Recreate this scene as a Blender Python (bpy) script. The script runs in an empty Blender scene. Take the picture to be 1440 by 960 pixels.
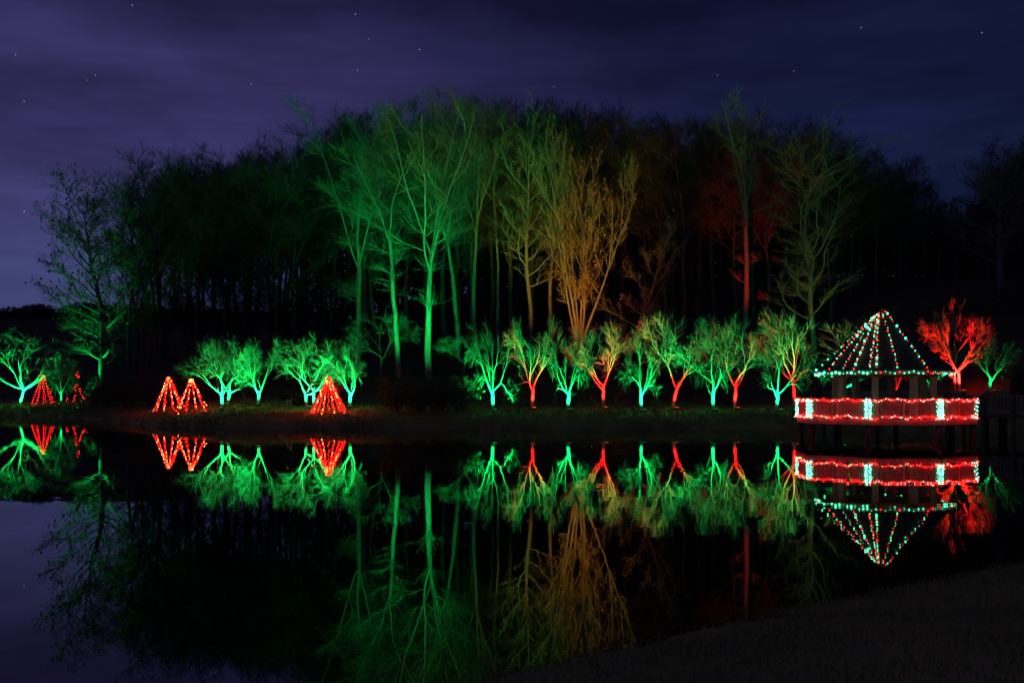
import bpy, math, random
import numpy as np
from mathutils import Vector, Matrix

R = math.radians
scene = bpy.context.scene
COL = scene.collection

# ------------------------------------------------------------------ camera
CAM_Z = 1.8
F_PX = 1400.0            # focal length in pixels of the 1440 px wide photo
HOR = 560.0              # row of the horizon
cam_d = bpy.data.cameras.new('camera')
cam_d.sensor_width = 36.0
cam_d.lens = 35.0
cam_d.shift_y = (HOR - 480.0) / 1440.0
cam_d.clip_start = 0.1
cam_d.clip_end = 4000
cam = bpy.data.objects.new('camera', cam_d)
COL.objects.link(cam)
cam.location = (0, 0, CAM_Z)
cam.rotation_euler = (R(90), 0, 0)
scene.camera = cam

# ------------------------------------------------------------------ world: cloudy light-polluted night sky
world = bpy.data.worlds.new('World')
scene.world = world
world.use_nodes = True
wt = world.node_tree
for n in list(wt.nodes):
    wt.nodes.remove(n)
def wn(t, **k):
    n = wt.nodes.new(t)
    for a, b in k.items():
        setattr(n, a, b)
    return n
w_out = wn('ShaderNodeOutputWorld')
w_bg = wn('ShaderNodeBackground')
w_tc = wn('ShaderNodeTexCoord')
w_sep = wn('ShaderNodeSeparateXYZ')
wt.links.new(w_tc.outputs['Generated'], w_sep.inputs[0])
def ramp(stops, src):
    r = wn('ShaderNodeValToRGB')
    e = r.color_ramp.elements
    while len(e) < len(stops):
        e.new(0.5)
    for el, (p, c) in zip(e, stops):
        el.position = p
        el.color = (*c, 1)
    wt.links.new(src, r.inputs[0])
    return r.outputs[0]
c_left = ramp([(0, (.045, .054, .158)), (.12, (.045, .05, .15)), (.24, (.038, .031, .118)), (.30, (.037, .030, .112)), (.37, (.021, .018, .07)), (.6, (.013, .012, .05))], w_sep.outputs['Z'])
c_right = ramp([(0, (.014, .023, .078)), (.15, (.009, .016, .060)), (.27, (.0072, .0105, .044)), (.36, (.0058, .0072, .032)), (.7, (.006, .007, .03))], w_sep.outputs['Z'])
w_mr = wn('ShaderNodeMapRange', interpolation_type='SMOOTHSTEP')
w_mr.inputs['From Min'].default_value = .30
w_mr.inputs['From Max'].default_value = -.52
wt.links.new(w_sep.outputs['X'], w_mr.inputs['Value'])
w_mix = wn('ShaderNodeMix', data_type='RGBA')
wt.links.new(w_mr.outputs['Result'], w_mix.inputs['Factor'])
wt.links.new(c_right, w_mix.inputs['A'])
wt.links.new(c_left, w_mix.inputs['B'])
w_map = wn('ShaderNodeMapping')
w_map.inputs['Scale'].default_value = (2.2, 2.2, 10.0)
w_map.inputs['Rotation'].default_value = (0, R(17), 0)
wt.links.new(w_tc.outputs['Generated'], w_map.inputs[0])
w_noise = wn('ShaderNodeTexNoise')
w_noise.inputs['Scale'].default_value = 1.6
w_noise.inputs['Detail'].default_value = 4
w_noise.inputs['Roughness'].default_value = .58
wt.links.new(w_map.outputs[0], w_noise.inputs['Vector'])
w_cl = wn('ShaderNodeMapRange')
w_cl.inputs['From Min'].default_value = .3
w_cl.inputs['From Max'].default_value = .7
w_cl.inputs['To Min'].default_value = .58
w_cl.inputs['To Max'].default_value = 1.42
wt.links.new(w_noise.outputs[0], w_cl.inputs['Value'])
w_mul = wn('ShaderNodeVectorMath', operation='SCALE')
wt.links.new(w_mix.outputs['Result'], w_mul.inputs[0])
wt.links.new(w_cl.outputs['Result'], w_mul.inputs['Scale'])
# a few stars between the clouds
last = w_mul.outputs[0]
for (sx, sy, sb) in ((186, 8, .5), (500, 20, .6), (519, 55, .35), (590, 70, .6), (503, 99, .4), (122, 113, .35), (134, 106, .35), (353, 118, .4),
                     (1211, 39, .5), (1381, 46, .45), (1009, 106, .3), (1116, 100, .3), (779, 122, .3), (34, 143, .5), (22, 77, .4), (34, 297, .6)):
    v = Vector(((sx - 720) / F_PX, 1, (HOR - sy) / F_PX)).normalized()
    d = wn('ShaderNodeVectorMath', operation='DISTANCE')
    nn = wn('ShaderNodeVectorMath', operation='NORMALIZE')
    wt.links.new(w_tc.outputs['Generated'], nn.inputs[0])
    wt.links.new(nn.outputs[0], d.inputs[0])
    d.inputs[1].default_value = v
    lt = wn('ShaderNodeMath', operation='LESS_THAN')
    lt.inputs[1].default_value = .00042
    wt.links.new(d.outputs['Value'], lt.inputs[0])
    ad = wn('ShaderNodeVectorMath', operation='MULTIPLY_ADD')
    wt.links.new(lt.outputs[0], ad.inputs[0])
    ad.inputs[1].default_value = (sb * .7, sb * .68, sb * .75)
    wt.links.new(last, ad.inputs[2])
    last = ad.outputs[0]
wt.links.new(last, w_bg.inputs['Color'])
w_bg.inputs['Strength'].default_value = 1.0
wt.links.new(w_bg.outputs[0], w_out.inputs[0])

# weak warm fill added behind the camera to lift the near bank (the one sun lamp, turned far down)
sun_d = bpy.data.lights.new('bank_fill', 'SUN')
sun_d.energy = .024
sun_d.angle = R(60)
sun_d.color = (1, .93, .5)
sun_o = bpy.data.objects.new('bank_fill', sun_d)
COL.objects.link(sun_o)
sun_o.rotation_euler = (R(32), 0, R(-20))

vs = scene.view_settings
vs.view_transform = 'Standard'
vs.look = 'None'
vs.exposure = 0
vs.gamma = 1
vs.use_curve_mapping = False
cy = scene.cycles
cy.max_bounces = 5
cy.diffuse_bounces = 2
cy.glossy_bounces = 3
cy.transmission_bounces = 2
cy.caustics_reflective = False
cy.caustics_refractive = False
cy.sample_clamp_indirect = 6
cy.use_denoising = True
cy.blur_glossy = 0.0

GREEN = (.003, 1, .135)
RED = (1, .007, .005)
AMBER = (1, .36, .03)

# ------------------------------------------------------------------ materials
def material(name, base, rough=.85, var=None, scale=3.0, bump=0.0, bscale=20.0, stretch=(1, 1, 1), metallic=0.0, detail=5):
    m = bpy.data.materials.new(name)
    m.use_nodes = True
    nt = m.node_tree
    b = nt.nodes['Principled BSDF']
    b.inputs['Roughness'].default_value = rough
    b.inputs['Metallic'].default_value = metallic
    b.inputs['Base Color'].default_value = (*base, 1)
    tc = nt.nodes.new('ShaderNodeTexCoord')
    mp = nt.nodes.new('ShaderNodeMapping')
    mp.inputs['Scale'].default_value = stretch
    nt.links.new(tc.outputs['Object'], mp.inputs[0])
    if var:
        n = nt.nodes.new('ShaderNodeTexNoise')
        n.inputs['Scale'].default_value = scale
        n.inputs['Detail'].default_value = detail
        nt.links.new(mp.outputs[0], n.inputs['Vector'])
        r = nt.nodes.new('ShaderNodeValToRGB')
        r.color_ramp.elements[0].position = .32
        r.color_ramp.elements[1].position = .68
        r.color_ramp.elements[0].color = (*base, 1)
        r.color_ramp.elements[1].color = (*var, 1)
        nt.links.new(n.outputs[0], r.inputs[0])
        nt.links.new(r.outputs[0], b.inputs['Base Color'])
    if bump:
        n2 = nt.nodes.new('ShaderNodeTexNoise')
        n2.inputs['Scale'].default_value = bscale
        n2.inputs['Detail'].default_value = 4
        nt.links.new(mp.outputs[0], n2.inputs['Vector'])
        bp = nt.nodes.new('ShaderNodeBump')
        bp.inputs['Strength'].default_value = bump
        bp.inputs['Distance'].default_value = .05
        nt.links.new(n2.outputs[0], bp.inputs['Height'])
        nt.links.new(bp.outputs[0], b.inputs['Normal'])
    return m

def emitter(name, col, k=1.0):
    m = bpy.data.materials.new(name)
    m.use_nodes = True
    b = m.node_tree.nodes['Principled BSDF']
    b.inputs['Base Color'].default_value = (*[min(.8, c / max(col)) for c in col], 1)
    b.inputs['Emission Color'].default_value = (*[c / max(col) for c in col], 1)
    b.inputs['Emission Strength'].default_value = max(col) * k
    b.inputs['Roughness'].default_value = .3
    return m

M = {}
M['bark'] = material('bark', (.12, .105, .09), .9, (.22, .20, .175), 2.2, .6, 9, (3, 3, .7))
M['pale_bark'] = material('pale_bark', (.17, .16, .145), .9, (.30, .285, .26), 1.6, .5, 7, (3, 3, .5))
M['twig'] = material('twig', (.11, .10, .085), .9, (.17, .15, .13), 4)
M['dark_bark'] = material('dark_bark', (.045, .04, .034), .95, (.09, .08, .07), 1.2)
M['dark_twig'] = material('dark_twig', (.06, .052, .045), .95, (.085, .075, .065), 2)
M['leaf'] = material('leaf', (.22, .11, .03), .8, (.38, .25, .07), 5)
M['yellow_twig'] = material('yellowish_twig', (.22, .17, .09), .9, (.32, .25, .13), 4)
M['shrub_leaf'] = material('shrub_leaf', (.05, .06, .03), .8, (.10, .10, .05), 3)
M['grass'] = material('dormant_grass', (.17, .17, .05), .95, (.33, .29, .10), .55, .9, 14, detail=9)
M['blade'] = material('grass_blade', (.17, .17, .05), .9, (.34, .30, .11), 1.5)
M['wood'] = material('weathered_wood', (.22, .18, .14), .8, (.34, .29, .23), 5, .4, 12, (1, 1, 6))
M['rail_wood'] = material('painted_rail_wood', (.20, .165, .13), .75, (.30, .26, .21), 4, .3, 10)
M['dark_wood'] = material('dark_wood', (.07, .058, .045), .85, (.13, .11, .085), 3, .4, 9)
M['shingle'] = material('roof_shingle', (.030, .030, .032), .85, (.06, .058, .056), 4, .8, 7, (1, 1, 3))
M['wire'] = material('green_wire', (.01, .025, .012), .6)
M['housing'] = material('black_lamp_housing', (.02, .02, .02), .5)
M['sign'] = material('pale_post_wood', (.3, .28, .22), .8, (.4, .37, .3), 6)
M['bulb_green'] = emitter('green_bulb_glow', (.30, 4.6, 2.0))
M['bulb_red'] = emitter('red_bulb_glow', (4.5, .10, .07))
M['dim_green'] = emitter('dim_green_bulb_glow', (.08, 1.5, .6))
M['dim_red'] = emitter('dim_red_bulb_glow', (1.4, .03, .02))
M['rail_red'] = emitter('red_rail_bulb_glow', (36.0, .07, .07))
M['post_teal'] = emitter('teal_post_bulb_glow', (1.1, 6.5, 4.0))
M['cone_red'] = emitter('warm_red_bulb_glow', (38.0, .09, .05))
M['cone_cream'] = emitter('cream_bulb_glow', (12.0, 4.2, 1.1))
M['rail_pale'] = emitter('pale_red_bulb_glow', (14.0, 2.6, 1.9))
M['cone_deep'] = emitter('deep_red_bulb_glow', (18.0, .10, .09))
M['lens_green'] = emitter('green_lens_glow', (.1, 2.2, .6))
M['lens_red'] = emitter('red_lens_glow', (12, .9, .3))
M['lens_amber'] = emitter('amber_lens_glow', (10, 5, 1))

wm = bpy.data.materials.new('pond_water')
wm.use_nodes = True
nt = wm.node_tree
b = nt.nodes['Principled BSDF']
b.inputs['Base Color'].default_value = (.003, .005, .005, 1)
b.inputs['Roughness'].default_value = .012
b.inputs['IOR'].default_value = 1.28
tc = nt.nodes.new('ShaderNodeTexCoord')
mp = nt.nodes.new('ShaderNodeMapping')
mp.inputs['Scale'].default_value = (.55, 1.3, 1)
nt.links.new(tc.outputs['Object'], mp.inputs[0])
n = nt.nodes.new('ShaderNodeTexNoise')
n.inputs['Scale'].default_value = .5
n.inputs['Detail'].default_value = 3
nt.links.new(mp.outputs[0], n.inputs['Vector'])
bp = nt.nodes.new('ShaderNodeBump')
bp.inputs['Strength'].default_value = .5
bp.inputs['Distance'].default_value = .005
nt.links.new(n.outputs[0], bp.inputs['Height'])
pn_ = nt.nodes.new('ShaderNodeTexNoise')
pn_.inputs['Scale'].default_value = .055
pn_.inputs['Detail'].default_value = 3
nt.links.new(tc.outputs['Object'], pn_.inputs['Vector'])
pr_ = nt.nodes.new('ShaderNodeMapRange')
pr_.inputs['From Min'].default_value = .42
pr_.inputs['From Max'].default_value = .62
pr_.inputs['To Min'].default_value = .25
pr_.inputs['To Max'].default_value = .95
nt.links.new(pn_.outputs[0], pr_.inputs['Value'])
nt.links.new(pr_.outputs['Result'], bp.inputs['Strength'])
nt.links.new(bp.outputs[0], b.inputs['Normal'])
M['water'] = wm

# ------------------------------------------------------------------ object helpers
def tag(o, label=None, cat=None, group=None, kind=None):
    if label: o['label'] = label
    if cat: o['category'] = cat
    if group: o['group'] = group
    if kind: o['kind'] = kind
    return o

def empty(name, loc, label, cat, group=None, rz=0.0):
    o = bpy.data.objects.new(name, None)
    COL.objects.link(o)
    o.location = loc
    o.rotation_euler = (0, 0, rz)
    o.empty_display_size = .3
    return tag(o, label, cat, group)

def link_mesh(name, mesh, parent=None, loc=None):
    o = bpy.data.objects.new(name, mesh)
    COL.objects.link(o)
    if parent is not None:
        o.parent = parent
    if loc is not None:
        o.location = loc
    return o

class MB:
    def __init__(self):
        self.v = []; self.f = []; self.n = 0
    def add(self, verts, faces):
        verts = np.asarray(verts, float)
        off = self.n
        self.v.append(verts)
        self.f.extend([tuple(i + off for i in f) for f in faces])
        self.n += len(verts)
    def box(self, c, s, rz=0.0, taper=1.0, rx=0.0):
        x, y, z = s[0] / 2, s[1] / 2, s[2] / 2
        t = taper
        p = np.array([(-x, -y, -z), (x, -y, -z), (x, y, -z), (-x, y, -z), (-x * t, -y * t, z), (x * t, -y * t, z), (x * t, y * t, z), (-x * t, y * t, z)])
        if rx:
            cr, sr = math.cos(rx), math.sin(rx)
            p = p @ np.array([(1, 0, 0), (0, cr, -sr), (0, sr, cr)]).T
        if rz:
            cr, sr = math.cos(rz), math.sin(rz)
            p = p @ np.array([(cr, -sr, 0), (sr, cr, 0), (0, 0, 1)]).T
        self.add(p + np.array(c), [(0, 3, 2, 1), (4, 5, 6, 7), (0, 1, 5, 4), (1, 2, 6, 5), (2, 3, 7, 6), (3, 0, 4, 7)])
    def bar(self, a, b, w, h):
        a = np.array(a, float); b = np.array(b, float)
        d = b - a; L = np.linalg.norm(d); d /= L
        s = np.cross(d, (0, 0, 1.0)); s /= np.linalg.norm(s)
        u = np.cross(s, d)
        p = []
        for e in (a, b):
            for (i, j) in ((-1, -1), (1, -1), (1, 1), (-1, 1)):
                p.append(e + s * i * w / 2 + u * j * h / 2)
        self.add(p, [(0, 1, 2, 3), (7, 6, 5, 4), (0, 4, 5, 1), (1, 5, 6, 2), (2, 6, 7, 3), (3, 7, 4, 0)])
    def tube(self, pts, rad, sides=4, cap=False):
        pts = np.asarray(pts, float); rad = np.asarray(rad, float)
        m = len(pts)
        t = np.empty_like(pts)
        t[1:-1] = pts[2:] - pts[:-2]; t[0] = pts[1] - pts[0]; t[-1] = pts[-1] - pts[-2]
        t /= np.linalg.norm(t, axis=1)[:, None] + 1e-9
        ref = np.array((0.0, 1.0, 0.0)) if abs(t[0][1]) < .9 else np.array((1.0, 0, 0))
        s = np.cross(t, ref); s /= np.linalg.norm(s, axis=1)[:, None] + 1e-9
        u = np.cross(t, s)
        a = np.arange(sides) * (2 * math.pi / sides)
        ring = (np.cos(a)[None, :, None] * s[:, None, :] + np.sin(a)[None, :, None] * u[:, None, :]) * rad[:, None, None] + pts[:, None, :]
        off = self.n
        self.v.append(ring.reshape(-1, 3))
        for i in range(m - 1):
            o0 = off + i * sides; o1 = o0 + sides
            for k in range(sides):
                k2 = (k + 1) % sides
                self.f.append((o0 + k, o0 + k2, o1 + k2, o1 + k))
        if cap:
            self.f.append(tuple(off + k for k in range(sides))[::-1])
            self.f.append(tuple(off + (m - 1) * sides + k for k in range(sides)))
        self.n += m * sides
    def mesh(self, name, mat, smooth=False):
        me = bpy.data.meshes.new(name)
        v = np.concatenate(self.v) if self.v else np.zeros((0, 3))
        me.from_pydata(v.tolist(), [], self.f)
        me.materials.append(mat)
        if smooth:
            me.polygons.foreach_set('use_smooth', np.ones(len(me.polygons), bool))
        me.update()
        return me
    def build(self, name, mat, parent=None, smooth=False, loc=None):
        return link_mesh(name, self.mesh(name, mat, smooth), parent, loc)

def ico_mesh(name, mat, r, stretch=1.0):
    t = (1 + 5 ** .5) / 2
    v = np.array([(-1, t, 0), (1, t, 0), (-1, -t, 0), (1, -t, 0), (0, -1, t), (0, 1, t), (0, -1, -t), (0, 1, -t), (t, 0, -1), (t, 0, 1), (-t, 0, -1), (-t, 0, 1)], float)
    v *= r / np.linalg.norm(v[0])
    v[:, 2] *= stretch
    f = [(0, 11, 5), (0, 5, 1), (0, 1, 7), (0, 7, 10), (0, 10, 11), (1, 5, 9), (5, 11, 4), (11, 10, 2), (10, 7, 6), (7, 1, 8), (3, 9, 4), (3, 4, 2), (3, 2, 6), (3, 6, 8), (3, 8, 9), (4, 9, 5), (2, 4, 11), (6, 2, 10), (8, 6, 7), (9, 8, 1)]
    mb = MB(); mb.add(v, f)
    me = mb.mesh(name, mat, True)
    return me, v, f

# ------------------------------------------------------------------ terrain
SX = np.array([-600, -70, -52, -44.8, -32.6, -23.6, -18.3, -11.5, -1, 12, 18.1, 24.2, 26.7, 31.5, 36, 40, 600])
SY = np.array([112, 108, 102, 98, 80, 66, 61.5, 60, 60, 60, 59, 57, 53, 45, 37, 30, 30])
def far_y(x):
    x = np.asarray(x, float)
    return np.interp(x, SX, SY) + .28 * np.sin(x * .83) + .17 * np.sin(x * 2.1 + 1) + .1 * np.sin(x * 4.7)
def near_y(x):
    x = np.asarray(x, float)
    return np.where(x > -2, 6.65 + .78 * x, 5.09 + .35 * (x + 2)).clip(-30, 400)
def ground_z(x, y):
    x = np.asarray(x, float); y = np.asarray(y, float)
    sf = y - far_y(x)
    sn = near_y(x) - y
    left = np.clip((-x - 6) / 10, 0, 1)
    s = np.maximum(sf, 0)
    hf = .6 * (1 - np.exp(-s / .9)) + .045 * np.minimum(s, 12) + .035 * left * np.clip(s - 3, 0, 9)
    hill = .19 * np.clip(s - 12, 0, 60) + .14 * np.clip(s - 72, 0, 110)
    hill = hill * np.clip((x + 75) / 55, .06, 1)
    hf = hf + hill
    q = np.clip((y - 235) / 70, 0, 1)
    hf = np.maximum(hf, 26 * q * q * (3 - 2 * q))
    s2 = np.maximum(sn, 0)
    hn = .22 * (1 - np.exp(-s2 / 2.2)) + .012 * np.minimum(s2, 60)
    bed = -.9 * (1 - np.exp(np.minimum(np.maximum(sf, sn), 0) / 1.6))
    z = np.where(sf > 0, hf, np.where(sn > 0, hn, bed))
    bumpy = .035 * np.sin(x * 1.7 + .6 * y) * np.sin(y * 1.3 - .4 * x) + .02 * np.sin(3.1 * x + 1.1) * np.sin(2.7 * y)
    return z + bumpy * np.clip(np.maximum(sf, sn), 0, 1)
def gz(x, y):
    return float(ground_z(x, y))
def at(px, d, z=None):
    x = (px - 720) / F_PX * d
    return (x, d, gz(x, d) if z is None else z)
def z_at(py, d):
    return CAM_Z + (HOR - py) / F_PX * d

gx = np.concatenate([[-900, -500, -300, -200, -140, -100, -80], np.arange(-66, 60, .6), [64, 72, 84, 100, 130, 180, 300, 500, 900]])
gy = np.concatenate([[-60, -35, -20, -12, -7, -4], np.arange(-2, 16, .3), np.arange(16, 44, 1.2), np.arange(44, 78, .45), np.arange(78, 122, .9), np.arange(122, 190, 4), [200, 220, 250, 300, 400, 600, 1000, 1600]])
XX, YY = np.meshgrid(gx, gy)
ZZ = ground_z(XX, YY)
nx_, ny_ = len(gx), len(gy)
me = bpy.data.meshes.new('ground')
fs = [(j * nx_ + i, j * nx_ + i + 1, (j + 1) * nx_ + i + 1, (j + 1) * nx_ + i) for j in range(ny_ - 1) for i in range(nx_ - 1)]
me.from_pydata(np.stack([XX.ravel(), YY.ravel(), ZZ.ravel()], 1).tolist(), [], fs)
me.materials.append(M['grass'])
lit = np.clip((YY - far_y(XX) - 9.5 + 1.6 * np.sin(XX * .7) * np.sin(XX * .23 + 1)) / 5, 0, 1).ravel()
att = me.attributes.new('litter', 'FLOAT', 'POINT')
att.data.foreach_set('value', lit.astype(np.float32))
gnt = M['grass'].node_tree
ga_ = gnt.nodes.new('ShaderNodeAttribute'); ga_.attribute_name = 'litter'
gm_ = gnt.nodes.new('ShaderNodeMix'); gm_.data_type = 'RGBA'
gb_ = gnt.nodes['Principled BSDF']
gsrc = gb_.inputs['Base Color'].links[0].from_socket
gnt.links.new(ga_.outputs['Fac'], gm_.inputs['Factor'])
gnt.links.new(gsrc, gm_.inputs['A'])
gm_.inputs['B'].default_value = (.035, .024, .015, 1)
gnt.links.new(gm_.outputs['Result'], gb_.inputs['Base Color'])
me.polygons.foreach_set('use_smooth', np.ones(len(me.polygons), bool))
ground = link_mesh('ground', me)
tag(ground, 'dormant grass banks and wooded hillside around the pond', 'ground', kind='structure')

mb = MB()
mb.add([(-500, -5, 0), (42, -5, 0), (42, 112, 0), (-500, 112, 0)], [(0, 1, 2, 3)])
tag(mb.build('water', M['water']), 'still dark pond mirroring the lights and trees', 'water', kind='structure')

# ------------------------------------------------------------------ grass
def grass(name, label, pts, hmin, hmax, w, seed):
    rng = np.random.default_rng(seed)
    n_ = len(pts)
    a = rng.uniform(0, 6.283, n_); h = rng.uniform(hmin, hmax, n_)
    z = ground_z(pts[:, 0], pts[:, 1]) - .01
    dx = np.cos(a) * w; dy = np.sin(a) * w
    lean = rng.normal(0, .35, (n_, 2)) * h[:, None]
    v = np.empty((n_, 3, 3))
    v[:, 0] = np.stack([pts[:, 0] - dx, pts[:, 1] - dy, z], 1)
    v[:, 1] = np.stack([pts[:, 0] + dx, pts[:, 1] + dy, z], 1)
    v[:, 2] = np.stack([pts[:, 0] + lean[:, 0], pts[:, 1] + lean[:, 1], z + h], 1)
    me = bpy.data.meshes.new(name)
    me.from_pydata(v.reshape(-1, 3).tolist(), [], [(3 * i, 3 * i + 1, 3 * i + 2) for i in range(n_)])
    me.materials.append(M['blade'])
    tag(link_mesh(name, me), label, 'grass', kind='stuff')
rng = np.random.default_rng(5)
p = np.stack([rng.uniform(-62, 40, 60000), np.zeros(60000)], 1)
p[:, 1] = far_y(p[:, 0]) + .25 + rng.beta(1, 2, 60000) * 16
p[:9000, 1] = far_y(p[:9000, 0]) - .05 + np.abs(rng.normal(0, .35, 9000))
q_ = np.sin(p[:9000, 0] * 1.9) + np.sin(p[:9000, 0] * .61 + 2) > .1
p[:9000][~q_, 1] += 3
grass('bank_grass', 'rough winter grass along the far bank under the lit trees', p, .06, .3, .02, 6)
p = np.stack([rng.uniform(-3, 12, 45000), np.zeros(45000)], 1)
p[:, 1] = near_y(p[:, 0]) - .05 - rng.beta(1, 1.3, 45000) * 7
grass('shore_grass', 'dark mown grass on the near bank at the lower right', p, .03, .09, .006, 7)

# ------------------------------------------------------------------ trees
def norm(v):
    return v / (np.linalg.norm(v) + 1e-9)
def grow(rng, p, d, L, n, wob, trop):
    pts = [np.array(p, float)]
    d = norm(np.array(d, float))
    st = L / n
    for _ in range(n):
        d = d + rng.normal(0, wob, 3)
        d[2] += trop
        d = norm(d)
        pts.append(pts[-1] + d * st)
    return np.array(pts)
def sample(pts, t):
    f = t * (len(pts) - 1)
    i = min(int(f), len(pts) - 2)
    q = f - i
    return pts[i] * (1 - q) + pts[i + 1] * q, norm(pts[i + 1] - pts[i])
def deviate(rng, d, ang, flat=1.0):
    r = rng.normal(0, 1, 3)
    r[2] *= flat
    s = norm(np.cross(d, r))
    s = norm(s)
    return norm(d * math.cos(ang) + s * math.sin(ang))

def fit(branches, W, H, D=None, p=96, q=99.7):
    allp = np.concatenate([b_[0] for b_ in branches])
    z = np.percentile(allp[:, 2], q)
    xs = np.percentile(np.abs(allp[:, 0] - np.median(allp[:, 0])), p)
    s = np.array((W / 2 / xs, W / 2 / xs, H / z))
    return [(b_[0] * s, b_[1], b_[2], b_[3]) for b_ in branches]

def assemble(branches, root, m_trunk, m_crown):
    tr, cr = MB(), MB()
    for pts, rad, sides, lev in branches:
        (tr if lev <= 1 else cr).tube(pts, rad, sides)
    tr.build('trunk', m_trunk, root, True)
    cr.build('crown', m_crown, root, False)

def cherry(seed, H, W, nl=4, fork=.27, lean=0.0, r0=.118, stems=1, weep=0.0, spread=.75, droop=0.0, depth=5, up=.02):
    """short trunk that forks again and again into a wide, domed, open crown"""
    rng = np.random.default_rng(seed)
    B = []
    hub = np.array((lean * fork * H, 0, fork * H * .8))
    def outward(p, d, w):
        o = norm(p - hub)
        return norm(d + w * o)
    def twigs(pts, L, n_, r):
        for _ in range(n_):
            q, dd = sample(pts, rng.uniform(.15, 1))
            t_ = grow(rng, q, outward(q, deviate(rng, dd, rng.uniform(.3, .8), .8), .25), L * rng.uniform(.6, 1.5), 3, .09, .01 - weep * .45)
            B.append((t_, np.linspace(r, r * .5, 4), 3, 3))
            q2, d2 = sample(t_, rng.uniform(.2, .8))
            t2 = grow(rng, q2, deviate(rng, d2, rng.uniform(.35, .8)), L * rng.uniform(.3, .8), 2, .09, .0 - weep * .5)
            B.append((t2, np.linspace(r * .7, r * .4, 3), 3, 3))
    def branch(p, d, L, r, lev):
        n_ = 5 if lev < 3 else 4
        trop = (0, .05, .015, -.035, -.06, -.07)[min(lev, 5)] - (weep * .14 if lev > 2 else 0) - droop
        pts = grow(rng, p, d, L, n_, .085 + .012 * lev, trop)
        r1 = r * .76
        B.append((pts, np.linspace(r, r1, n_ + 1), 7 if lev < 2 else 5 if lev < 4 else 3, 1 if lev <= 3 else 2))
        if lev >= depth:
            twigs(pts, H * .11, 3, .012)
            return
        if lev >= 3:
            twigs(pts, H * .10, 1, .012)
        if rng.uniform() < .6:
            q, dd = sample(pts, rng.uniform(.35, .9))
            branch(q, outward(q, deviate(rng, dd, rng.uniform(.5, 1.0), .6), .3), L * rng.uniform(.5, .8), r1 * .5, min(depth, lev + 2))
        k = 2 if rng.uniform() < .85 else 3
        dd = norm(pts[-1] - pts[-2])
        for c in range(k):
            branch(pts[-1], outward(pts[-1], deviate(rng, dd, rng.uniform(.22, .58)), .33), L * rng.uniform(.66, .95), r1 * rng.uniform(.66, .86), lev + 1)
    for s_ in range(stems):
        x0 = 0 if stems == 1 else (s_ - (stems - 1) / 2) * .42
        k = 1.0 if stems == 1 else .8
        tr = grow(rng, (x0, 0, -.1), (lean + x0 * .5, rng.normal(0, .05), 1), fork * H * rng.uniform(.85, 1.1) + .1, 5, .07, .05)
        B.append((tr, np.linspace(r0 * 1.2, r0 * .85, 6) * k, 8, 0))
        a0 = rng.uniform(0, 6.28)
        for i in range(nl):
            a = a0 + i * 6.283 / nl + rng.normal(0, .3)
            st, _ = sample(tr, rng.uniform(.72, 1.0))
            el = rng.uniform(.2, .55) if i % 2 else rng.uniform(.7, 1.5)
            branch(st, (math.cos(a) * spread + lean * .4, math.sin(a) * spread, el), H * rng.uniform(.17, .27), r0 * rng.uniform(.42, .62) * k, 1)
    return fit(B, W, H, p=92, q=98.8)

def straighten(p, keep=.15, lean=0.0):
    n_ = len(p)
    t = np.linspace(0, 1, n_)[:, None]
    e = (p[-1, :2] - p[0, :2]) * (1 - keep)
    p = p.copy()
    p[:, :2] -= t * e
    p[:, 0] += t[:, 0] * lean * (p[-1, 2] - p[0, 2])
    return p

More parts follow.
